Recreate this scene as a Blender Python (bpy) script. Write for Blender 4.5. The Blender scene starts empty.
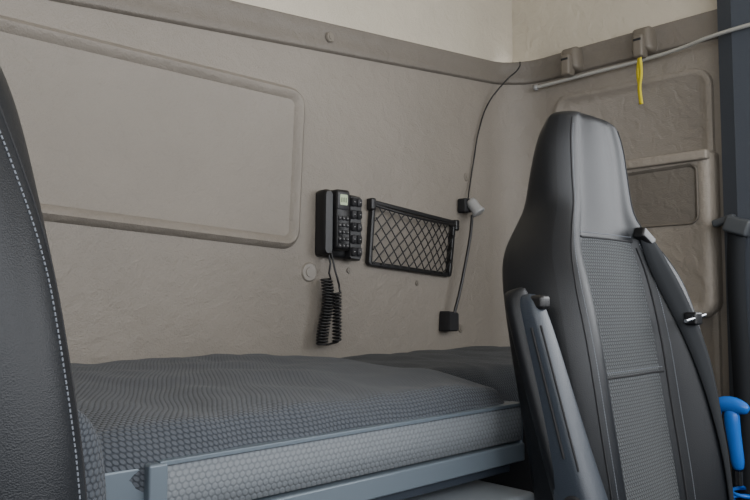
import bpy, bmesh, math, random
from mathutils import Vector, Matrix, noise
random.seed(3)
scene=bpy.context.scene
# ------------------------------------------------------------------ materials
def new_mat(name):
    m=bpy.data.materials.new(name); m.use_nodes=True
    nt=m.node_tree; b=nt.nodes['Principled BSDF']
    return m,nt,b
def N(nt,t,**k):
    n=nt.nodes.new(t)
    for a,v in k.items(): setattr(n,a,v)
    return n
def plain(name,col,rough=.5,metal=0,bump=0,bscale=200,spec=None,bd=.002):
    m,nt,b=new_mat(name)
    b.inputs['Base Color'].default_value=(*col,1); b.inputs['Roughness'].default_value=rough
    b.inputs['Metallic'].default_value=metal
    if spec is not None: b.inputs['Specular IOR Level'].default_value=spec
    tc=N(nt,'ShaderNodeTexCoord')
    if bump:
        n=N(nt,'ShaderNodeTexVoronoi'); n.inputs['Scale'].default_value=bscale
        nt.links.new(tc.outputs['Object'],n.inputs['Vector'])
        bp=N(nt,'ShaderNodeBump'); bp.inputs['Strength'].default_value=bump; bp.inputs['Distance'].default_value=bd
        nt.links.new(n.outputs['Distance'],bp.inputs['Height']); nt.links.new(bp.outputs[0],b.inputs['Normal'])
    return m
def wall_mat(name,col):
    m,nt,b=new_mat(name); b.inputs['Roughness'].default_value=.55
    tc=N(nt,'ShaderNodeTexCoord')
    n=N(nt,'ShaderNodeTexNoise'); n.inputs['Scale'].default_value=2.5; n.inputs['Detail'].default_value=6
    nt.links.new(tc.outputs['Object'],n.inputs['Vector'])
    cr=N(nt,'ShaderNodeValToRGB')
    cr.color_ramp.elements[0].position=.3; cr.color_ramp.elements[0].color=(*[c*.90 for c in col],1)
    cr.color_ramp.elements[1].position=.7; cr.color_ramp.elements[1].color=(*[c*1.08 for c in col],1)
    nt.links.new(n.outputs['Fac'],cr.inputs[0]); nt.links.new(cr.outputs[0],b.inputs['Base Color'])
    v=N(nt,'ShaderNodeTexVoronoi'); v.inputs['Scale'].default_value=260
    nt.links.new(tc.outputs['Object'],v.inputs['Vector'])
    n2=N(nt,'ShaderNodeTexNoise'); n2.inputs['Scale'].default_value=26; n2.inputs['Detail'].default_value=5; n2.inputs['Distortion'].default_value=.6
    nt.links.new(tc.outputs['Object'],n2.inputs['Vector'])
    b1=N(nt,'ShaderNodeBump'); b1.inputs['Strength'].default_value=.5; b1.inputs['Distance'].default_value=.0015
    b2=N(nt,'ShaderNodeBump'); b2.inputs['Strength'].default_value=.6; b2.inputs['Distance'].default_value=.008
    nt.links.new(v.outputs['Distance'],b1.inputs['Height'])
    nt.links.new(n2.outputs['Fac'],b2.inputs['Height']); nt.links.new(b1.outputs[0],b2.inputs['Normal'])
    nt.links.new(b2.outputs[0],b.inputs['Normal'])
    return m
def fabric(name,c_lo,c_hi,pitch=.009,rough=.8,strength=.8,sheen=.1):
    """hexagonally arranged raised cells on metric UVs"""
    m,nt,b=new_mat(name); b.inputs['Roughness'].default_value=rough
    b.inputs['Sheen Weight'].default_value=sheen; b.inputs['Specular IOR Level'].default_value=.3
    uv=N(nt,'ShaderNodeUVMap')
    sc=N(nt,'ShaderNodeVectorMath',operation='SCALE'); sc.inputs['Scale'].default_value=1/pitch
    nt.links.new(uv.outputs[0],sc.inputs[0])
    ds=[]
    for off in (0,.5):
        a=N(nt,'ShaderNodeVectorMath',operation='ADD'); a.inputs[1].default_value=(off,off*1.732,0)
        nt.links.new(sc.outputs[0],a.inputs[0])
        w=N(nt,'ShaderNodeVectorMath',operation='WRAP'); w.inputs[1].default_value=(.5,.866,1); w.inputs[2].default_value=(-.5,-.866,-1)
        nt.links.new(a.outputs[0],w.inputs[0])
        mz=N(nt,'ShaderNodeVectorMath',operation='MULTIPLY'); mz.inputs[1].default_value=(1,1,0)
        nt.links.new(w.outputs[0],mz.inputs[0])
        l=N(nt,'ShaderNodeVectorMath',operation='LENGTH'); nt.links.new(mz.outputs[0],l.inputs[0]); ds.append(l)
    mn=N(nt,'ShaderNodeMath',operation='MINIMUM'); nt.links.new(ds[0].outputs['Value'],mn.inputs[0]); nt.links.new(ds[1].outputs['Value'],mn.inputs[1])
    mr=N(nt,'ShaderNodeMapRange',interpolation_type='SMOOTHSTEP'); mr.inputs['From Min'].default_value=.25; mr.inputs['From Max'].default_value=.55
    mr.inputs['To Min'].default_value=1; mr.inputs['To Max'].default_value=0
    nt.links.new(mn.outputs[0],mr.inputs['Value'])
    mx=N(nt,'ShaderNodeMix',data_type='RGBA'); mx.inputs[6].default_value=(*c_lo,1); mx.inputs[7].default_value=(*c_hi,1)
    nt.links.new(mr.outputs[0],mx.inputs[0]); nt.links.new(mx.outputs[2],b.inputs['Base Color'])
    bp=N(nt,'ShaderNodeBump'); bp.inputs['Strength'].default_value=strength; bp.inputs['Distance'].default_value=.0015
    nt.links.new(mr.outputs[0],bp.inputs['Height']); nt.links.new(bp.outputs[0],b.inputs['Normal'])
    return m
M_wall=wall_mat('wall_beige_vinyl',(.236,.210,.179))
M_trim=wall_mat('trim_dark_beige',(.165,.146,.124))
M_ceil=wall_mat('headliner_cream',(.54,.49,.40))
M_bin=wall_mat('bin_beige_plastic',(.26,.230,.194))
M_recess_shade=wall_mat('recess_shade_beige',(.13,.115,.097))  # bin beige darkened: shade of the recess put into the colour
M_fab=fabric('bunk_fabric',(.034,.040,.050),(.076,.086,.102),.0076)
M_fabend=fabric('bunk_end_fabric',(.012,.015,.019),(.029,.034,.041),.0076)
M_board=fabric('board_fabric',(.135,.15,.165),(.185,.202,.22),.0085,.6,.5)
M_seatfab=fabric('seat_fabric',(.018,.020,.022),(.080,.087,.093),.0068)
M_leather=plain('seat_leather',(.009,.0105,.0135),.42,bump=.2,bscale=750,spec=.33,bd=.001)
M_leather2=plain('seat_leather_side',(.006,.007,.009),.44,bump=.2,bscale=750,spec=.30,bd=.001)
M_stitch=plain('stitching',(.14,.155,.18),.7)
M_armpl=plain('armrest_plastic',(.028,.036,.049),.4,bump=.2,bscale=500,bd=.001)
M_metal=plain('bunk_rail_metal',(.15,.185,.22),.35,.2)
M_black=plain('black_plastic',(.008,.008,.009),.35,bump=.1,bscale=600)
M_blackm=plain('black_matte',(.010,.010,.012),.75)
M_rubber=plain('cord_rubber',(.008,.008,.009),.4)
M_btn=plain('button_grey',(.025,.025,.028),.4)
M_print=plain('button_print',(.30,.30,.30),.5)
M_lcd=plain('lcd',(.40,.50,.30),.25)
M_lamp=plain('lamp_grey',(.30,.30,.30),.35)
M_screw=plain('wall_plug',(.20,.178,.15),.35)
M_chrome=plain('chrome',(.6,.62,.65),.2,1)
M_rail=plain('rail_grey',(.45,.45,.43),.35,.3)
M_hook=plain('hook_beige',(.15,.13,.105),.45)
M_yellow=plain('yellow_ribbon',(.75,.62,.03),.6)
M_pillar=plain('pillar_blue_grey',(.045,.054,.070),.75,bump=.3,bscale=500)
M_floor=plain('floor_rubber',(.02,.021,.023),.8,bump=.4,bscale=120)
M_blue=plain('air_gun_blue',(.01,.15,.62),.35)
M_belt=plain('belt_webbing',(.020,.022,.025),.8,spec=.15)
M_grey=plain('grey_plastic',(.05,.056,.063),.45)
M_white=plain('drawer_light',(.25,.28,.31),.4)
M_dash=plain('dash_dark',(.03,.032,.036),.6)
# ------------------------------------------------------------------ helpers
def obj(name,me,mats=(),parent=None,smooth=True):
    o=bpy.data.objects.new(name,me); scene.collection.objects.link(o)
    for m in mats: me.materials.append(m)
    if smooth:
        for p in me.polygons: p.use_smooth=True
    if parent is not None:
        o.parent=parent; o.matrix_parent_inverse=Matrix.Translation(-Vector(parent.location))
    return o
def group(name,loc):
    e=bpy.data.objects.new(name,None); e.location=loc; e.empty_display_size=.05
    scene.collection.objects.link(e); return e
def mesh(name,verts,faces,mats,parent=None,smooth=True):
    me=bpy.data.meshes.new(name); me.from_pydata([tuple(v) for v in verts],[],faces); me.update()
    return obj(name,me,mats,parent,smooth)
def fixn(o):
    bm=bmesh.new(); bm.from_mesh(o.data); bmesh.ops.recalc_face_normals(bm,faces=bm.faces); bm.to_mesh(o.data); bm.free()
def box(name,lo,hi,mat,parent=None,bev=.004,seg=3,rot=None,piv=None):
    bm=bmesh.new(); bmesh.ops.create_cube(bm,size=1)
    for v in bm.verts:
        v.co=Vector([ (lo[i]+hi[i])/2+v.co[i]*(hi[i]-lo[i]) for i in range(3)])
    if bev>0: bmesh.ops.bevel(bm,geom=bm.edges[:],offset=bev,segments=seg,affect='EDGES',profile=.5)
    if rot is not None:
        c=Vector(piv) if piv else (Vector(lo)+Vector(hi))/2
        bmesh.ops.rotate(bm,cent=c,matrix=rot,verts=bm.verts)
    me=bpy.data.meshes.new(name); bm.to_mesh(me); bm.free()
    o=obj(name,me,[mat],parent)
    md=o.modifiers.new('wn','WEIGHTED_NORMAL'); md.keep_sharp=True
    return o
def tube(name,pts_list,r,mat,parent=None,cyclic=False,res=4,poly=True):
    cu=bpy.data.curves.new(name,'CURVE'); cu.dimensions='3D'; cu.bevel_depth=r; cu.bevel_resolution=res; cu.use_fill_caps=True
    if not isinstance(pts_list[0][0],(list,tuple,Vector)): pts_list=[pts_list]
    for pts in pts_list:
        if poly:
            s=cu.splines.new('POLY'); s.points.add(len(pts)-1)
            for q,pt in zip(s.points,pts): q.co=(*pt,1)
        else:
            s=cu.splines.new('BEZIER'); s.bezier_points.add(len(pts)-1)
            for q,pt in zip(s.bezier_points,pts): q.co=pt; q.handle_left_type=q.handle_right_type='AUTO'
            s.resolution_u=10
        s.use_cyclic_u=cyclic
    o0=bpy.data.objects.new(name+'_tmp',cu); scene.collection.objects.link(o0)
    dg=bpy.context.evaluated_depsgraph_get(); dg.update()
    me=bpy.data.meshes.new_from_object(o0.evaluated_get(dg)); me.name=name
    bpy.data.objects.remove(o0,do_unlink=True)
    me.materials.clear()
    return obj(name,me,[mat],parent)
def grid(name,P,mats,parent=None,closed_u=False,matf=None,caps=False,subd=0):
    nj=len(P); ni=len(P[0]); bm=bmesh.new(); uvl=bm.loops.layers.uv.new('UVMap')
    V=[[bm.verts.new(p) for p in row] for row in P]
    U=[[0.0]*(ni+1) for _ in range(nj)]; W=[[0.0]*(ni+1) for _ in range(nj)]
    for j in range(nj):
        s=0
        for i in range(1,ni+1):
            s+=(Vector(P[j][i%ni])-Vector(P[j][(i-1)%ni])).length if i<ni or closed_u else 0
            U[j][i]=s
        off=U[j][ni//2] if closed_u else 0
        for i in range(ni+1): U[j][i]-=off
    for i in range(ni+1):
        s=0
        for j in range(1,nj):
            s+=(Vector(P[j][i%ni])-Vector(P[j-1][i%ni])).length; W[j][i]=s
    lim=ni if closed_u else ni-1
    for j in range(nj-1):
        for i in range(lim):
            i2=(i+1)%ni
            f=bm.faces.new((V[j][i],V[j][i2],V[j+1][i2],V[j+1][i])); f.smooth=True
            if matf: f.material_index=matf(i,j)
            for lp,(jj,ii) in zip(f.loops,((j,i),(j,i+1),(j+1,i+1),(j+1,i))):
                lp[uvl].uv=(U[jj][ii],W[jj][ii])
    if caps:
        for row in (V[0],V[-1]):
            try: f=bm.faces.new(row); f.smooth=True
            except Exception: pass
    bmesh.ops.recalc_face_normals(bm,faces=bm.faces)
    me=bpy.data.meshes.new(name); bm.to_mesh(me); bm.free()
    o=obj(name,me,mats,parent,smooth=True)
    if subd:
        md=o.modifiers.new('sub','SUBSURF'); md.levels=subd; md.render_levels=subd
    return o
def rpoly(corners,r,n=6):
    out=[]; k=len(corners)
    for i in range(k):
        p=Vector(corners[i]); a=(Vector(corners[i-1])-p).normalized(); b=(Vector(corners[(i+1)%k])-p).normalized()
        rr=r[i] if isinstance(r,(list,tuple)) else r
        ang=a.angle(b); d=rr/math.tan(ang/2); c=p+(a+b).normalized()*(rr/math.sin(ang/2))
        s=p+a*d-c; e=p+b*d-c
        a0=math.atan2(s.y,s.x); a1=math.atan2(e.y,e.x); da=(a1-a0+math.pi)%(2*math.pi)-math.pi
        for t in range(n+1): th=a0+da*t/n; out.append(c+Vector((math.cos(th),math.sin(th)))*rr)
    return out
def inset(corners,d):
    k=len(corners); out=[]; cen=sum((Vector(c) for c in corners),Vector((0,0)))/k
    for i in range(k):
        p=Vector(corners[i]); a=(p-Vector(corners[i-1])).normalized(); b=(Vector(corners[(i+1)%k])-p).normalized()
        na=Vector((-a.y,a.x)); nb=Vector((-b.y,b.x))
        if na.dot(cen-p)<0: na=-na
        if nb.dot(cen-p)<0: nb=-nb
        m=(na+nb); out.append(p+m*(d/(1+na.dot(nb))))
    return out
def emboss(name,corners,r,prof,to3,mats,parent=None,matf=None,n=7):
    rows=[]
    for ins,h in prof:
        rr=[max(.003,(q-ins)) for q in (r if isinstance(r,(list,tuple)) else [r]*len(corners))]
        rows.append([to3(p.x,p.y,h) for p in rpoly(inset(corners,ins),rr,n)])
    ni=len(rows[0]); V=[p for row in rows for p in row]; F=[]
    for j in range(len(rows)-1):
        for i in range(ni): F.append((j*ni+i,j*ni+(i+1)%ni,(j+1)*ni+(i+1)%ni,(j+1)*ni+i))
    F.append(tuple((len(rows)-1)*ni+i for i in range(ni)))
    o=mesh(name,V,F,mats,parent)
    if matf:
        for k,p in enumerate(o.data.polygons): p.material_index=matf(k//ni)
    fixn(o)
    md=o.modifiers.new('es','EDGE_SPLIT'); md.split_angle=math.radians(50)
    return o
BY=1.5; RX=2.1; LX=-.85; FY=-1.0
backp=lambda u,v,h:(u,BY-h,v)
rightp=lambda u,v,h:(RX-h,u,v)
# ------------------------------------------------------------------ shell
def prism(name,poly,z0,z1,mat,parent=None):
    n=len(poly); V=[(*p,z0) for p in poly]+[(*p,z1) for p in poly]
    F=[(i,(i+1)%n,n+(i+1)%n,n+i) for i in range(n)]+[tuple(range(n)),tuple(range(n,2*n))]
    o=mesh(name,V,F,[mat],parent,smooth=False); fixn(o); return o
Rf=.13
flat=[(LX,BY)]+[(x,BY) for x in [LX+.1+k*.1 for k in range(27)] if x<1.93]
arc=[]
for k in range(9):
    a=math.pi/2*(k/8); arc.append((RX-Rf+Rf*math.sin(a),BY-Rf+Rf*math.cos(a)))
path=flat+arc
def zl_at(x): return min(1.685,1.553+.088*(x-.54))
def zu_at(x): return min(1.768,1.67+.082*(x-.93))
zf=[0,.2,.4,.55,.7,.85,1.0]
grid('wall_back',[[(x,y,zu_at(x)*t) for x,y in flat+arc[:1]] for t in zf],[M_wall])
grid('trim_4',[[(x,y,zu_at(x)*t) for x,y in arc] for t in zf],[M_wall])
grid('wall_right',[[(RX,y,1.768*t) for y in (BY-Rf,1.2,1.0,.8,.6)] for t in zf],[M_wall])
box('wall_back_upper',(LX,BY+.014,1.40),(RX+.03,BY+.04,2.25),M_ceil,bev=0)
box('wall_right_upper',(RX+.014,FY,1.74),(RX+.04,BY+.04,2.25),M_ceil,bev=0)
box('wall_right_lower',(RX,FY,0),(RX+.03,.62,1.05),M_pillar,bev=0)
box('wall_left_lower',(LX-.03,FY,0),(LX,.62,1.05),M_pillar,bev=0)
box('wall_left',(LX-.03,.6,0),(LX,BY+.02,2.25),M_wall,bev=0)
box('wall_left_upper',(LX-.03,FY,1.78),(LX,.6,2.25),M_ceil,bev=0)
box('wall_front',(LX-.03,FY-.03,0),(RX+.03,FY,.95),M_dash,bev=0)
box('wall_front_upper',(LX-.03,FY-.03,1.95),(RX+.03,FY,2.25),M_ceil,bev=0)
box('ceiling',(LX-.03,FY-.03,2.25),(RX+.04,BY+.04,2.28),M_ceil,bev=0)
box('floor',(LX-.03,FY-.03,-.03),(RX+.04,BY+.04,0),M_floor,bev=0)
pl=[(RX,.56),(RX-.05,.58),(RX-.075,.62),(RX-.075,.74),(RX-.05,.785),(RX,.80)]
pil=prism('pillar_right',pl,0,2.2,M_pillar)
pil2=prism('pillar_left',[(LX,.56),(LX+.05,.58),(LX+.07,.62),(LX+.07,.74),(LX,.80)],0,2.2,M_pillar)
def band(name,lower,upper,bulge,mat):
    rows=[]
    prof=[(0,.0),(.03,bulge*.8),(.08,bulge),(.3,bulge*.6),(.7,bulge*.5),(.93,bulge*.9),(.98,bulge*.7),(1,-.014)]
    for t,h in prof:
        rows.append([(l[0]+(u[0]-l[0])*t-h*nx, l[1]+(u[1]-l[1])*t-h*ny, l[2]+(u[2]-l[2])*t) for (l,u,(nx,ny)) in zip(lower,upper,nrm)])
    return grid(name,rows,[mat])
low=[];up=[];nrm=[]
for x,y in path:
    nx=0;ny=1
    if x>RX-Rf:
        v=Vector((x-(RX-Rf),y-(BY-Rf))).normalized(); nx,ny=v.x,v.y
    low.append((x,y,zl_at(x),0)); up.append((x,y+.0,zu_at(x),0)); nrm.append((nx,ny))
for y in (1.2,1.0,.8,.6):
    low.append((RX,y,1.685,0)); up.append((RX,y,1.768,0)); nrm.append((1,0))
band('trim_1',low,up,.014,M_trim)
pc=[(-.5,1.155),(1.155,1.075),(1.175,1.498),(-.5,1.498)]
emboss('trim_2',pc,.05,[(0,-.001),(.006,.012),(.014,.019),(.024,.016),(.034,.004),(.05,.004),(.055,.003)],backp,[M_wall])
emboss('trim_3',[(.82,.55),(1.34,.55),(1.34,1.625),(.82,1.615)],.06,[(0,-.001),(.004,.009),(.014,.012),(.022,.009),(.03,.002)],rightp,[M_wall,M_recess_shade],matf=lambda k:0)
b=group('storage_bin',(RX,.95,1.1))
emboss('bin_body',[(.812,.90),(1.12,.90),(1.12,1.36),(.812,1.37)],[.05,.06,.02,.02],[(0,-.001),(.003,.055),(.010,.062),(.028,.064),(.034,.060)],rightp,[M_bin],b)
emboss('bin_opening',[(.852,1.165),(1.085,1.165),(1.085,1.32),(.852,1.325)],.02,[(-.006,.062),(-.004,.068),(.0,.066),(.004,.061)],rightp,[M_recess_shade],b)  # nearly flush plate, its dark colour stands for shade inside the opening
box('bin_lip',(RX-.078,.815,1.335),(RX-.01,1.12,1.362),M_bin,b,.006)
def plug(name,p,axis,r,mat,parent=None):
    bm=bmesh.new()
    for (rr,h) in ((r,.004),(r*.55,.006)):
        ret=bmesh.ops.create_cone(bm,segments=24,radius1=rr,radius2=rr*.85,depth=h,cap_ends=True)
        bmesh.ops.translate(bm,vec=(0,0,h/2),verts=ret['verts'])
    rot=Vector((0,0,1)).rotation_difference(Vector(axis)).to_matrix()
    bmesh.ops.rotate(bm,cent=(0,0,0),matrix=rot,verts=bm.verts); bmesh.ops.translate(bm,vec=p,verts=bm.verts)
    me=bpy.data.meshes.new(name); bm.to_mesh(me); bm.free(); return obj(name,me,[mat],parent,smooth=False)
pg=group('wall_plugs',(1.5,BY,1.2))
for i,(x,z,r,h) in enumerate([(1.192,1.022,.026,0),(1.835,1.345,.014,0),(1.25,1.655,.014,.012),(1.80,.86,.013,0),(1.60,1.0,.008,0),(1.33,1.03,.009,0)]):
    plug('plug_%d'%i,(x,BY-h,z),(0,-1,0),r,M_screw,pg)
# ------------------------------------------------------------------ seats
def seat_back(name,cx,lv,parent):
    rows=[]
    for z,w,yf,bol,yb in lv:
        r=[]
        ci=.50*w
        fr=[(-ci,0),(-ci*.5,-.004),(0,-.006),(ci*.5,-.004),(ci,0)]
        fr=[(x,yf+d) for x,d in fr]
        bolr=[(ci+.012,yf-bol*.35-.004),(ci+(w-ci)*.35,yf-bol*.85-.004),(ci+(w-ci)*.65,yf-bol-.002),(w*.96,yf-bol*.72+.012),(w,yf+.03-bol*.2)]
        side=[(w*1.0,yf+(yb-yf)*.55),(w*.97,yb-.018),(w*.80,yb)]
        back=[(w*.4,yb+.005),(0,yb+.007),(-w*.4,yb+.005)]
        left=[(-x,y) for x,y in reversed(bolr+side)]
        pts=left+fr+bolr+side+back
        for x,y in pts: r.append((cx+x,y,z))
        rows.append(r)
    nl=8
    def mf(i,j):
        if nl<=i<nl+4 and lv[j][0]<1.06: return 1
        if i<4 or i>=nl+5+4: return 2
        return 0
    z,w,yf,bol,yb=lv[-1]
    cy=(yf+yb)/2
    for s,dz in ((.80,.009),(.50,.014),(.2,.016)):
        rows.append([(cx+(p[0]-cx)*s,cy+(p[1]-cy)*s,z+dz) for p in rows[len(lv)-1]])
    mfc=lambda i,j: mf(i,min(j,len(lv)-1))
    o=grid('backrest',rows,[M_leather,M_seatfab,M_leather2],parent,closed_u=True,matf=mfc,caps=True,subd=2)
    return o,rows
def lerp_levels(lv,n=3):
    out=[]
    for i in range(len(lv)-1):
        p0=lv[max(i-1,0)];p1=lv[i];p2=lv[i+1];p3=lv[min(i+2,len(lv)-1)]
        for k in range(n):
            t=k/n
            out.append(tuple(.5*((2*b)+(-a+c)*t+(2*a-5*b+4*c-d)*t*t+(-a+3*b-3*c+d)*t**3) for a,b,c,d in zip(p0,p1,p2,p3)))
    out.append(lv[-1]); return out
def caster(o):
    dg=bpy.context.evaluated_depsgraph_get(); dg.update(); oe=o.evaluated_get(dg)
    def f(x,z):
        hit,loc,nr,_=oe.ray_cast(Vector((x,.2,z)),Vector((0,1,0)))
        return (loc.copy(),nr.copy()) if hit else None
    return f
def stitched(name,o,fn,n,parent,dash=True,r=.0009):
    c=caster(o); P=[]
    for k in range(n+1):
        x,z=fn(k/n); h=c(x,z)
        P.append(h[0]+h[1]*(.0004 if dash else -.0003) if h else None)
    segs=[]
    for k in range(n):
        if P[k] is None or P[k+1] is None: continue
        if (P[k]-P[k+1]).length>.012: continue
        a=P[k]; b=P[k].lerp(P[k+1],.65) if dash else P[k+1]
        segs.append([tuple(a),tuple(b)])
    if segs: tube(name,segs,r,M_stitch if dash else M_blackm,parent,res=1)
def rot(ax,deg): return Matrix.Rotation(math.radians(deg),3,ax)
def seat(name,cx,lv,fr0=.86):
    g=group(name,(cx,.4,.3))
    L=lerp_levels(lv,3)
    o,rows=seat_back(name,cx,L,g)
    def wz(z):
        for a,b in zip(L,L[1:]):
            if a[0]<=z<=b[0]: return a[1]+(b[1]-a[1])*(z-a[0])/(b[0]-a[0])
        return L[-1][1]
    def fo(z): t=max(0,min(1,(z-.95)/.2)); return fr0-.10*t*t*(3-2*t)
    V=lambda f,z0,z1:(lambda t:(f(z0+(z1-z0)*t),z0+(z1-z0)*t))
    for s in (-1,1):
        stitched('seam_insert_%d'%s,o,V(lambda z:cx+s*(.5*wz(z)+.004),.45,1.05),140,g,dash=False,r=.0018)
        stitched('stitch_insert_%d'%s,o,V(lambda z:cx+s*(.5*wz(z)+.013),.45,1.06),140,g)
        stitched('stitch_outer_%d'%s,o,V(lambda z:cx+s*((fo(z)-.04)*wz(z)),.45,1.27),190,g,r=.0008)
        stitched('seam_outer_%d'%s,o,V(lambda z:cx+s*(fo(z)*wz(z)),.45,1.28),180,g,dash=False,r=.0013)
    for z in (.815,1.062):
        w=.5*wz(z)
        stitched('seam_cross_%d'%int(z*100),o,lambda t:(cx-w+2*w*t,z),40,g,dash=False,r=.0018)
        stitched('stitch_cross_%d'%int(z*100),o,lambda t:(cx-w+2*w*t,z+.009),44,g)
    rows=[]
    for y,w,zt in ((.62,.24,.47),(.55,.25,.50),(.40,.26,.50),(.20,.26,.505),(.08,.255,.515),(.03,.24,.50),(.02,.22,.45)):
        rows.append([(cx-w,y,.36),(cx-w*1.02,y,.42),(cx-w*.97,y,zt+.01),(cx-w*.8,y,zt+.03),(cx-w*.55,y,zt),(cx,y,zt-.006),(cx+w*.55,y,zt),(cx+w*.8,y,zt+.03),(cx+w*.97,y,zt+.01),(cx+w*1.02,y,.42),(cx+w,y,.36),(cx,y,.35)])
    grid('cushion',rows,[M_leather,M_seatfab],g,closed_u=True,matf=lambda i,j:1 if 4<=i<6 else 0,caps=True,subd=2)
    box('seat_base',(cx-.2,.12,.12),(cx+.2,.6,.36),M_blackm,g,.02)
    box('base_rail',(cx-.22,.08,0),(cx+.22,.62,.12),M_blackm,g,.02)
    return g,o
lvR=[(.36,.235,.60,.05,.69),(.50,.242,.61,.06,.70),(.62,.246,.625,.068,.71),(.75,.249,.645,.07,.73),(.87,.247,.66,.065,.755),(.97,.235,.675,.052,.778),(1.03,.213,.685,.034,.79),(1.08,.17,.692,.014,.793),(1.12,.142,.695,.004,.79),(1.18,.134,.698,.0,.782),(1.245,.124,.703,.0,.770),(1.287,.104,.708,0,.758)]
ps,pso=seat('passenger_seat',1.245,lvR)
lvL=[(.36,.26,.57,.04,.68),(.50,.28,.58,.05,.69),(.65,.28,.59,.055,.70),(.79,.280,.60,.055,.71),(.92,.264,.61,.05,.73),(1.03,.245,.62,.04,.74),(1.13,.222,.63,.025,.75),(1.20,.185,.64,.01,.75),(1.27,.15,.64,.004,.75),(1.33,.14,.645,.0,.75),(1.38,.12,.65,.0,.75),(1.41,.10,.66,0,.745)]
ds,dso=seat('driver_seat',-.025,lvL,.955)
rows=[]
for z,s in ((.45,.9),(.50,1),(.65,1.02),(.78,1),(.83,.93),(.855,.75),(.864,.4),(.866,.1)):
    c=(.174,.72); rows.append([(c[0]+.14*s*max(-1,min(1,1.25*math.cos(a)))*1.0,c[1]+.045*s*max(-1,min(1,1.25*math.sin(a))),z) for a in [k*math.pi/8 for k in range(16)]])
grid('rear_bolster',rows,[M_fab],ds,closed_u=True,caps=True,subd=2)
def armrest(parent):
    top=Vector((.945,.655,.955)); bot=Vector((.948,.560,.625))
    d=(bot-top).normalized(); fwd=Vector((0,-d.z,d.y)).normalized()
    if fwd.y>0: fwd=-fwd
    sx=Vector((1,0,0)); L=(bot-top).length
    rows=[]
    for s,wf,wb,hx in ((-.004,.004,.006,.006),(0,.015,.014,.014),(.02,.021,.020,.018),(.08,.025,.022,.020),(.2,.028,.026,.024),(.28,.032,.032,.028),(L,.038,.038,.03),(L+.03,.03,.034,.028),(L+.045,.015,.018,.018)):
        c=top+d*s; r=[]
        for a in [k*math.pi/8 for k in range(16)]:
            ca=math.cos(a); sa=math.sin(a)
            ex=(abs(ca)**.5)*(1 if ca>0 else -1)*hx; ey=(abs(sa)**.5)*(1 if sa>0 else -1)
            ey*= wf if ey>0 else wb
            r.append(tuple(c+sx*ex+fwd*ey))
        rows.append(r)
    grid('armrest_core',rows,[M_armpl],parent,closed_u=True,caps=True,subd=1)
    rows=[]
    for s,w in ((-.018,.008),(-.012,.020),(.01,.027),(.1,.029),(.22,.029),(.33,.026),(.35,.012)):
        c=top+d*s-fwd*.020; r=[]
        for a in [k*math.pi/6 for k in range(12)]:
            r.append(tuple(c+sx*math.cos(a)*w+fwd*math.sin(a)*.019))
        rows.append(r)
    grid('armrest_pad',rows,[M_leather2],parent,closed_u=True,caps=True,subd=1)
    c=top+d*(L-.035)
    plug('armrest_pivot',tuple(c-sx*.028+fwd*.004),(-1,0,0),.019,M_blackm,parent)
    plug('armrest_pivot_cap',tuple(c-sx*.033+fwd*.004),(-1,0,0),.010,M_armpl,parent)
    h=top+d*.014+fwd*.018
    box('armrest_handle',tuple(h-Vector((.012,.013,.011))),tuple(h+Vector((.012,.013,.011))),M_black,parent,.006)
    c0=top+d*.05+fwd*.006-sx*.0195; c1=top+d*.24+fwd*.008-sx*.026
    tube('armrest_groove',[tuple(c0),tuple(c1)],.0022,M_blackm,parent,res=2)
    c0=top+d*.05+fwd*.021-sx*.0165; c1=top+d*.26+fwd*.024-sx*.023
    tube('armrest_groove_b',[tuple(c0),tuple(c1)],.0016,M_blackm,parent,res=2)
armrest(ps)
def strap(name,pts,w,wd,mat,parent,th=.0015):
    wd=Vector(wd).normalized()*w/2; V=[];F=[]
    cr=lerp_levels([tuple(p) for p in pts],6)
    n=len(cr)
    for p in cr: V+= [Vector(p)-wd,Vector(p)+wd]
    for i in range(n-1): F.append((2*i,2*i+1,2*i+3,2*i+2))
    o=mesh(name,V,F,[mat],parent); md=o.modifiers.new('s','SOLIDIFY'); md.thickness=th; md.offset=0
    return o
cst=caster(pso); rowsb=[]
for k in range(41):
    t=k/40; z=1.075-.60*t
    xc=1.365+.080*math.sin(min(1,t*1.25)*math.pi/2)
    row=[]
    for q in (-.5,-.17,.17,.5):
        h=cst(xc+q*.036,z)
        if h: row.append(h[0]+Vector((0,-.007,0)))
    if len(row)==4:
        rowsb.append([tuple(v) for v in row])
o=grid('belt_webbing',rowsb,[M_belt],ps); md=o.modifiers.new('s','SOLIDIFY'); md.thickness=.003
h=cst(1.365,1.07)[0]
box('belt_guide_loop',(h.x-.026,h.y-.012,h.z-.010),(h.x+.026,h.y+.012,h.z+.012),M_black,ps,.005,rot=rot('Y',25))
h=cst(1.415,.915)[0]
tube('belt_lever',[(h.x-.055,h.y-.018,h.z-.004),(h.x+.035,h.y-.016,h.z+.006)],.0035,M_chrome,ps)
box('belt_stop',(h.x-.018,h.y-.022,h.z-.012),(h.x+.012,h.y+.002,h.z+.012),M_black,ps,.004)
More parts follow.
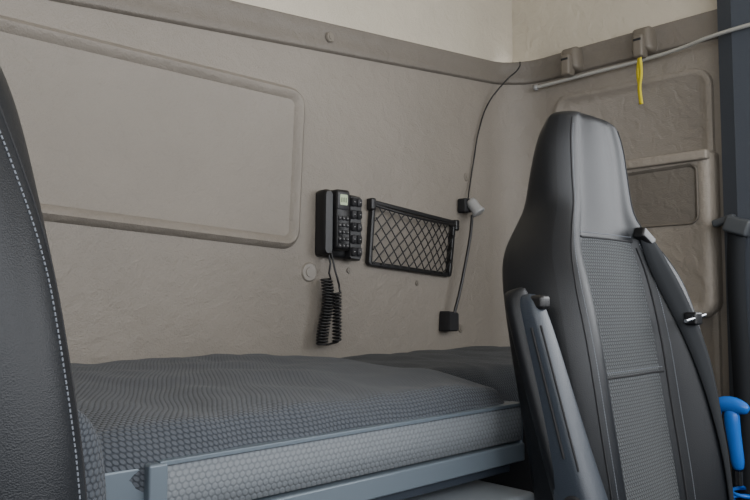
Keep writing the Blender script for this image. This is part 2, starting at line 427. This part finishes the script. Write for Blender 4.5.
# ------------------------------------------------------------------ bunk
bk=group('bunk_bed',(.7,1.1,.5))
def mattress(name,x0,x1,y0,y1,zt,zr,zb,mat,seg=.02,front=.045):
    rows=[]; nx=max(6,int((x1-x0)/seg))
    prof=[]
    R=front
    prof.append((y0+.012,zb)); prof.append((y0+.002,zb+.015))
    h=zt-zb
    prof.append((y0-.004,zb+h*.45))
    for k in range(1,7):
        a=math.pi/2*k/6
        prof.append((y0-.004+R*(1-math.cos(a)),zb+h*.45+(h*.55)*math.sin(a)))
    ny=22; ys=prof[-1][0]
    for k in range(1,ny+1):
        t=k/ny; y=ys+(y1-.02-ys)*t
        prof.append((y,zt+(zr-zt)*t+.006*math.sin(math.pi*t)))
    prof.append((y1,zr-.02)); prof.append((y1,zb))
    for y,z in prof:
        r=[]
        for i in range(nx+1):
            x=x0+(x1-x0)*i/nx
            e=min(x-x0,x1-x); f=1 if e>.05 else math.sqrt(max(0,1-((.05-e)/.05)**2))
            up_=1 if z>zb+.03 else 0
            d=.009*noise.noise(Vector((x*7,y*9,.3)))+.006*noise.noise(Vector((x*22,y*13,4.3)))
            zz=zb+(z-zb)*(.25+.75*f)+d*up_
            yy=y+(.02*(1-f) if y<y0+.1 else 0)+(.008*noise.noise(Vector((x*14,z*30,7))) if y<y0+.03 else 0)
            r.append((x,yy,zz))
        rows.append(r)
    return grid(name,rows,[mat],bk,subd=1)
mattress('mattress',-.60,1.085,.775,1.49,.810,.826,.70,M_fab,front=.035)
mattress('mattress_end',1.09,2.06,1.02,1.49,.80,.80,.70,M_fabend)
def board(name,lo,hi,mat):
    x0,y0,z0=lo;x1,y1,z1=hi
    rows=[[(x0+(x1-x0)*i/20,y,z) for i in range(21)] for y,z in ((y1,z1),(y0+.003,z1),(y0,z1-.003),(y0,(z0+z1)/2),(y0,z0+.002),(y1,z0))]
    return grid(name,rows,[mat],bk)
board('front_board',(.408,.768,.705),(1.085,.80,.768),M_board)
box('board_end',(1.083,.768,.70),(1.089,.83,.77),M_metal,bk,.001)
box('board_top_ledge',(.40,.764,.766),(1.087,.79,.7715),M_metal,bk,.001)
box('frame_rail',(.40,.762,.672),(1.086,.80,.703),M_metal,bk,.003)
box('frame_rail_lower',(.40,.775,.655),(1.06,.80,.672),M_armpl,bk,.003)
box('side_bracket',(.18,.772,.55),(.404,.80,.768),M_metal,bk,.004)
box('bracket_lip',(.385,.760,.55),(.408,.775,.770),M_metal,bk,.003)
box('bunk_base',(-.6,.88,.30),(2.05,1.49,.70),M_blackm,bk,.01)
box('bunk_plinth',(-.6,.95,0),(2.05,1.49,.31),M_blackm,bk,0)
fr=group('storage_drawer',(.95,.8,.6))
box('drawer_body',(.80,.72,.42),(1.04,.875,.612),M_white,fr,.03,5)
box('drawer_lid',(.79,.71,.60),(1.05,.875,.635),M_white,fr,.012,4)
box('drawer_support',(.80,.74,0),(1.04,.875,.43),M_blackm,fr,.01)
# ------------------------------------------------------------------ remote control / handset
S=.80; UX=1.208
def fx(u): return UX+(u-1.218)*S
def fz(v): return 1.150+(v-1.16)*.98
ph=group('wall_phone',(1.26,BY,1.16))
def bp2(u,v,h): return (fx(u),BY-h,fz(v))
def mark(name,u0,u1,h0,h1,v0,v1,mat): box(name,(fx(u0),BY-h1,fz(v0)),(fx(u1),BY-h0,fz(v1)),mat,ph,0)
emboss('cradle',[(1.222,1.072),(1.385,1.066),(1.388,1.245),(1.225,1.248)],.012,[(0,0),(.0,.018),(.004,.022)],bp2,[M_black],ph)
emboss('handset_slim',[(1.218,1.074),(1.258,1.074),(1.260,1.250),(1.220,1.250)],.016,[(0,.01),(.0,.034),(.006,.042)],bp2,[M_black],ph)
emboss('control_body',[(1.264,1.090),(1.322,1.088),(1.324,1.252),(1.264,1.252)],.010,[(0,.01),(.0,.044),(.004,.048)],bp2,[M_black],ph)
emboss('lcd_bezel',[(1.268,1.198),(1.316,1.198),(1.316,1.246),(1.268,1.246)],.004,[(0,.045),(0,.050),(.002,.051)],bp2,[M_btn],ph)
emboss('lcd_screen',[(1.276,1.210),(1.308,1.210),(1.308,1.238),(1.276,1.238)],.002,[(0,.049),(0,.0515)],bp2,[M_lcd],ph)
for k in range(3): mark('lcd_glyph_%d'%k,1.281+.009*k,1.284+.009*k,.0510,.0522,1.217,1.230,M_blackm)
for r in range(5):
    for c in range(3):
        x=1.271+c*.0165; z=1.180-r*.0185
        emboss('key_%d_%d'%(r,c),[(x,z-.011),(x+.012,z-.011),(x+.012,z),(x,z)],.003,[(0,.045),(0,.0505),(.001,.0515)],bp2,[M_btn],ph,n=3)
        mark('key_mark_%d_%d'%(r,c),x+.004,x+.008,.0512,.0522,z-.007,z-.005,M_print)
emboss('radio_body',[(1.330,1.066),(1.386,1.062),(1.388,1.240),(1.331,1.242)],.010,[(0,.01),(.0,.034),(.004,.039)],bp2,[M_black],ph)
for r in range(5):
    z=1.235-r*.034
    for c in range(2):
        x=1.336+c*.025
        emboss('rocker_%d_%d'%(r,c),[(x,z-.024),(x+.021,z-.024),(x+.021,z),(x,z)],.006,[(0,.034),(0,.043),(.003,.046)],bp2,[M_btn if (r+c)%2 else M_blackm],ph,n=4)
        mark('rocker_mark_%d_%d'%(r,c),x+.008,x+.013,.0457,.0467,z-.013,z-.011,M_print)
DX=-.020
coil=[]
T=22
for k in range(T*14+1):
    t=k/(T*14); a=2*math.pi*T*t
    cx_=1.246+DX+.008*math.sin(t*5)-.006*t; z=1.005-.170*t
    coil.append((cx_+.015*math.cos(a),BY-.03+.012*math.sin(a),z))
for k in range(1,15*12+1):
    t=k/(15*12); a=2*math.pi*15*t
    coil.append((1.278+DX+.010*math.cos(a),BY-.035+.010*math.sin(a),.84+.13*t))
start=[(1.252+DX,BY-.03,1.07),(1.258+DX,BY-.032,1.045),(1.255+DX,BY-.03,1.02)]
end=[(1.272+DX,BY-.05,.99),(1.266+DX,BY-.04,1.03),(1.262+DX,BY-.03,1.075)]
tube('coil_cord',start+coil+end,.0028,M_rubber,ph,res=2)
# ------------------------------------------------------------------ net pocket
npk=group('net_pocket',(1.53,BY,1.15))
c0=[(1.388,1.045),(1.738,1.020),(1.764,1.196),(1.404,1.230)]
def ring_strip(name,outer,r,inn,h0,h1,mat):
    A=[backp(p.x,p.y,h1) for p in rpoly(outer,r,6)]
    cc=inset(outer,inn); B=[backp(p.x,p.y,h1) for p in rpoly(cc,max(r-inn,.003),6)]
    A0=[backp(p.x,p.y,h0) for p in rpoly(outer,r,6)]; B0=[backp(p.x,p.y,h0) for p in rpoly(cc,max(r-inn,.003),6)]
    n=len(A); V=A0+A+B+B0; F=[]
    for k in range(3):
        for i in range(n): F.append((k*n+i,k*n+(i+1)%n,(k+1)*n+(i+1)%n,(k+1)*n+i))
    for i in range(n): F.append((3*n+i,3*n+(i+1)%n,(i+1)%n,i))
    o=mesh(name,V,F,[mat],npk); fixn(o)
    md=o.modifiers.new('b','BEVEL'); md.width=.003; md.segments=3; md.limit_method='ANGLE'
    return o
ring_strip('pocket_frame',c0,.012,.013,.0,.018,M_black)
def quad(u,v):
    sag=-.012*math.sin(math.pi*u)*v
    a=Vector(c0[0]).lerp(Vector(c0[1]),u); b_=Vector(c0[3]).lerp(Vector(c0[2]),u); p=a.lerp(b_,v)
    return (p.x,BY-.018-.024*math.sin(math.pi*u)*math.sin(math.pi*min(1,v*.5+.2)),p.y+sag)
lines=[]
nu=11; asp=.42
for s in (1,-1):
    for k in range(-8,nu+8):
        pts=[]
        for q in range(0,31):
            v=.04+.88*q/30; u=(k+.5)/nu+ s*(v-.5)*asp*.98
            if .03<=u<=.97: pts.append(quad(u,v))
        if len(pts)>1: lines.append(pts)
tube('net_mesh',lines,.0019,M_black,npk,res=1)
tube('net_elastic',[quad(.02+.96*k/20,.92) for k in range(21)],.004,M_black,npk,res=2)
for i,(u,v) in enumerate(((.0,1.0),(1.0,1.0))):
    p=Vector(c0[3]).lerp(Vector(c0[2]),u)
    box('pocket_corner_%d'%i,(p.x-.010,BY-.024,p.y-.03),(p.x+.008,BY,p.y+.004),M_black,npk,.005)
# ------------------------------------------------------------------ reading lamp (gooseneck)
rl=group('reading_lamp',(1.8,BY,1.1))
def lathe(name,prof,p,axis,mat,parent,n=24):
    rows=[[(r*math.cos(2*math.pi*k/n),r*math.sin(2*math.pi*k/n),h) for k in range(n)] for r,h in prof]
    o=grid(name,rows,[mat],parent,closed_u=True,caps=True)
    rotm=Vector((0,0,1)).rotation_difference(Vector(axis).normalized()).to_matrix().to_4x4()
    o.data.transform(Matrix.Translation(p)@rotm); return o
lathe('lamp_head',[(.004,-.030),(.015,-.028),(.018,-.016),(.018,.008),(.022,.018),(.022,.022),(.018,.024)],(1.815,BY-.05,1.24),(.2,-.5,-.75),M_lamp,rl)
box('lamp_bracket',(1.785,BY-.035,1.225),(1.82,BY-.001,1.27),M_blackm,rl,.006)
tube('gooseneck',[(1.807,BY-.045,1.215),(1.795,BY-.048,1.16),(1.768,BY-.045,1.05),(1.745,BY-.042,.97),(1.725,BY-.035,.90)],.0048,M_black,rl,poly=False)
emboss('lamp_base',[(1.695,.855),(1.745,.855),(1.745,.912),(1.70,.917)],.006,[(0,.001),(.0,.035),(.004,.042)],backp,[M_blackm],rl)
cb=[(2.045,1.435,1.755),(2.035,1.430,1.735),(1.985,1.452,1.68),(1.930,1.482,1.60),(1.885,1.488,1.50),(1.86,1.490,1.40),(1.84,1.490,1.32),(1.815,1.480,1.26)]
tube('lamp_cable',cb,.0025,M_rubber,rl,poly=False,res=2)
# ------------------------------------------------------------------ curtain rail with hooks
cr_=group('curtain_rail',(RX,1.1,1.67))
tube('rail',[(RX-.03,1.39,1.662),(RX-.03,1.2,1.664),(RX-.033,.98,1.666),(RX-.050,.88,1.667),(RX-.078,.80,1.667),(RX-.092,.72,1.667),(RX-.095,.58,1.667)],.0055,M_rail,cr_,poly=False)
lathe('rail_end',[(.002,0),(.009,.002),(.010,.012),(.002,.014)],(RX-.03,1.382,1.662),(0,1,0),M_lamp,cr_)
for i,y in enumerate((1.255,1.01)):
    emboss('hook_plate_%d'%i,[(y-.036,1.685),(y+.036,1.685),(y+.03,1.765),(y-.028,1.765)],.014,[(0,.0),(.0,.03),(.006,.045),(.014,.05)],rightp,[M_hook],cr_)
    box('hook_tongue_%d'%i,(RX-.07,y-.016,1.667),(RX-.03,y+.016,1.735),M_hook,cr_,.008)
    box('hook_slot_%d'%i,(RX-.0705,y-.012,1.715),(RX-.069,y+.012,1.722),M_blackm,cr_,0)
rb=group('yellow_ribbon',(RX-.07,1.0,1.6))
strap('ribbon_tail',[(RX-.075,1.0,1.66),(RX-.078,.996,1.61),(RX-.075,1.003,1.57),(RX-.078,.997,1.52)],.014,(.3,1,0),M_yellow,rb)
strap('ribbon_tail_2',[(RX-.07,1.005,1.66),(RX-.066,1.012,1.62),(RX-.07,1.006,1.58)],.010,(.3,1,0),M_yellow,rb)
# ------------------------------------------------------------------ belt guide on pillar, air gun
bg=group('belt_guide',(RX-.09,.74,1.15))
box('guide_body',(RX-.115,.70,1.12),(RX-.074,.765,1.165),M_grey,bg,.008,rot=rot('X',20))
box('guide_arm',(RX-.10,.74,1.15),(RX-.074,.80,1.17),M_grey,bg,.006,rot=rot('X',-15))
strap('guide_belt',[(RX-.1,.735,1.13),(RX-.1,.74,1.0),(RX-.1,.735,.8),(RX-.1,.73,.6),(RX-.1,.73,.4)],.045,(0,1,0),M_belt,bg)
ag=group('air_blow_gun',(1.93,.74,.63))
def yz(y,z,x=1.93): return (x,(y-.745)*.85+.744,(z-.66)*1.15+.655)
def tb2(n,pts,rads,mat,parent):
    rows=[]
    for i,(p,r) in enumerate(zip(pts,rads)):
        p=Vector(p); a=Vector(pts[max(0,i-1)]); b_=Vector(pts[min(len(pts)-1,i+1)]); d=(b_-a).normalized()
        s=Vector((1,0,0)); t=d.cross(s).normalized(); s=t.cross(d)
        rows.append([tuple(p+s*r*.75*math.cos(k*math.pi/6)+t*r*math.sin(k*math.pi/6)) for k in range(12)])
    return grid(n,rows,[mat],parent,closed_u=True,caps=True,subd=1)
tb2('gun_head',[yz(.785,.675),yz(.78,.685),yz(.755,.69),yz(.725,.69),yz(.695,.683),yz(.685,.68)],[.01,.018,.022,.022,.016,.008],M_blue,ag)
tb2('gun_grip',[yz(.735,.685),yz(.735,.65),yz(.728,.61),yz(.722,.565),yz(.720,.55)],[.020,.020,.017,.018,.012],M_blue,ag)
tube('gun_trigger',[yz(.765,.68),yz(.772,.65),yz(.765,.62),yz(.758,.595)],.0045,M_blue,ag,poly=False)
tube('gun_nozzle',[yz(.785,.683),yz(.83,.678),yz(.86,.665)],.005,M_chrome,ag)
tube('gun_fitting',[yz(.720,.55),yz(.720,.52)],.009,M_chrome,ag)
hose=[yz(.720,.52)]; hy,hz=hose[0][1],hose[0][2]
for k in range(12*14+1):
    t=k/(12*14); a=2*math.pi*14*t; hose.append((1.93+.022*math.cos(a),hy-.004+.022*math.sin(a),hz-.01-.26*t))
tube('gun_hose',hose,.0045,M_blue,ag,res=2)
db=group('dashboard',(.6,-.8,.7))
box('dash_top',(LX+.02,FY+.02,.55),(RX-.02,-.62,.93),M_dash,db,.05,5)
box('dash_leg',(LX+.3,FY+.02,0),(RX-.3,-.8,.56),M_dash,db,.02,3)
# ------------------------------------------------------------------ light
w=bpy.data.worlds.new('overcast'); scene.world=w; w.use_nodes=True
bgn=w.node_tree.nodes['Background']; bgn.inputs[0].default_value=(.95,.97,1,1); bgn.inputs[1].default_value=6.2
def portal(name,loc,rotv,sx,sy):
    l=bpy.data.lights.new(name,'AREA'); l.shape='RECTANGLE'; l.size=sx; l.size_y=sy
    try: l.cycles.is_portal=True
    except Exception: pass
    o=bpy.data.objects.new(name,l); o.location=loc; o.rotation_euler=rotv; scene.collection.objects.link(o)
portal('windscreen_portal',((LX+RX)/2,FY,1.45),(math.radians(90),0,0),RX-LX,1.0)
portal('window_portal_left',(LX,-.2,1.41),(0,math.radians(-90),0),.74,1.5)
portal('window_portal_right',(RX,-.2,1.40),(0,math.radians(90),0),.70,1.5)
# ------------------------------------------------------------------ camera
cam=bpy.data.cameras.new('camera'); cam.sensor_width=36; cam.lens=36*737/750; cam.clip_start=.01
co=bpy.data.objects.new('camera',cam); co.location=(0,0,.95)
pitch=math.atan(50/737)
co.rotation_euler=(math.radians(90)+pitch,0,math.radians(46.4-90))
scene.collection.objects.link(co); scene.camera=co
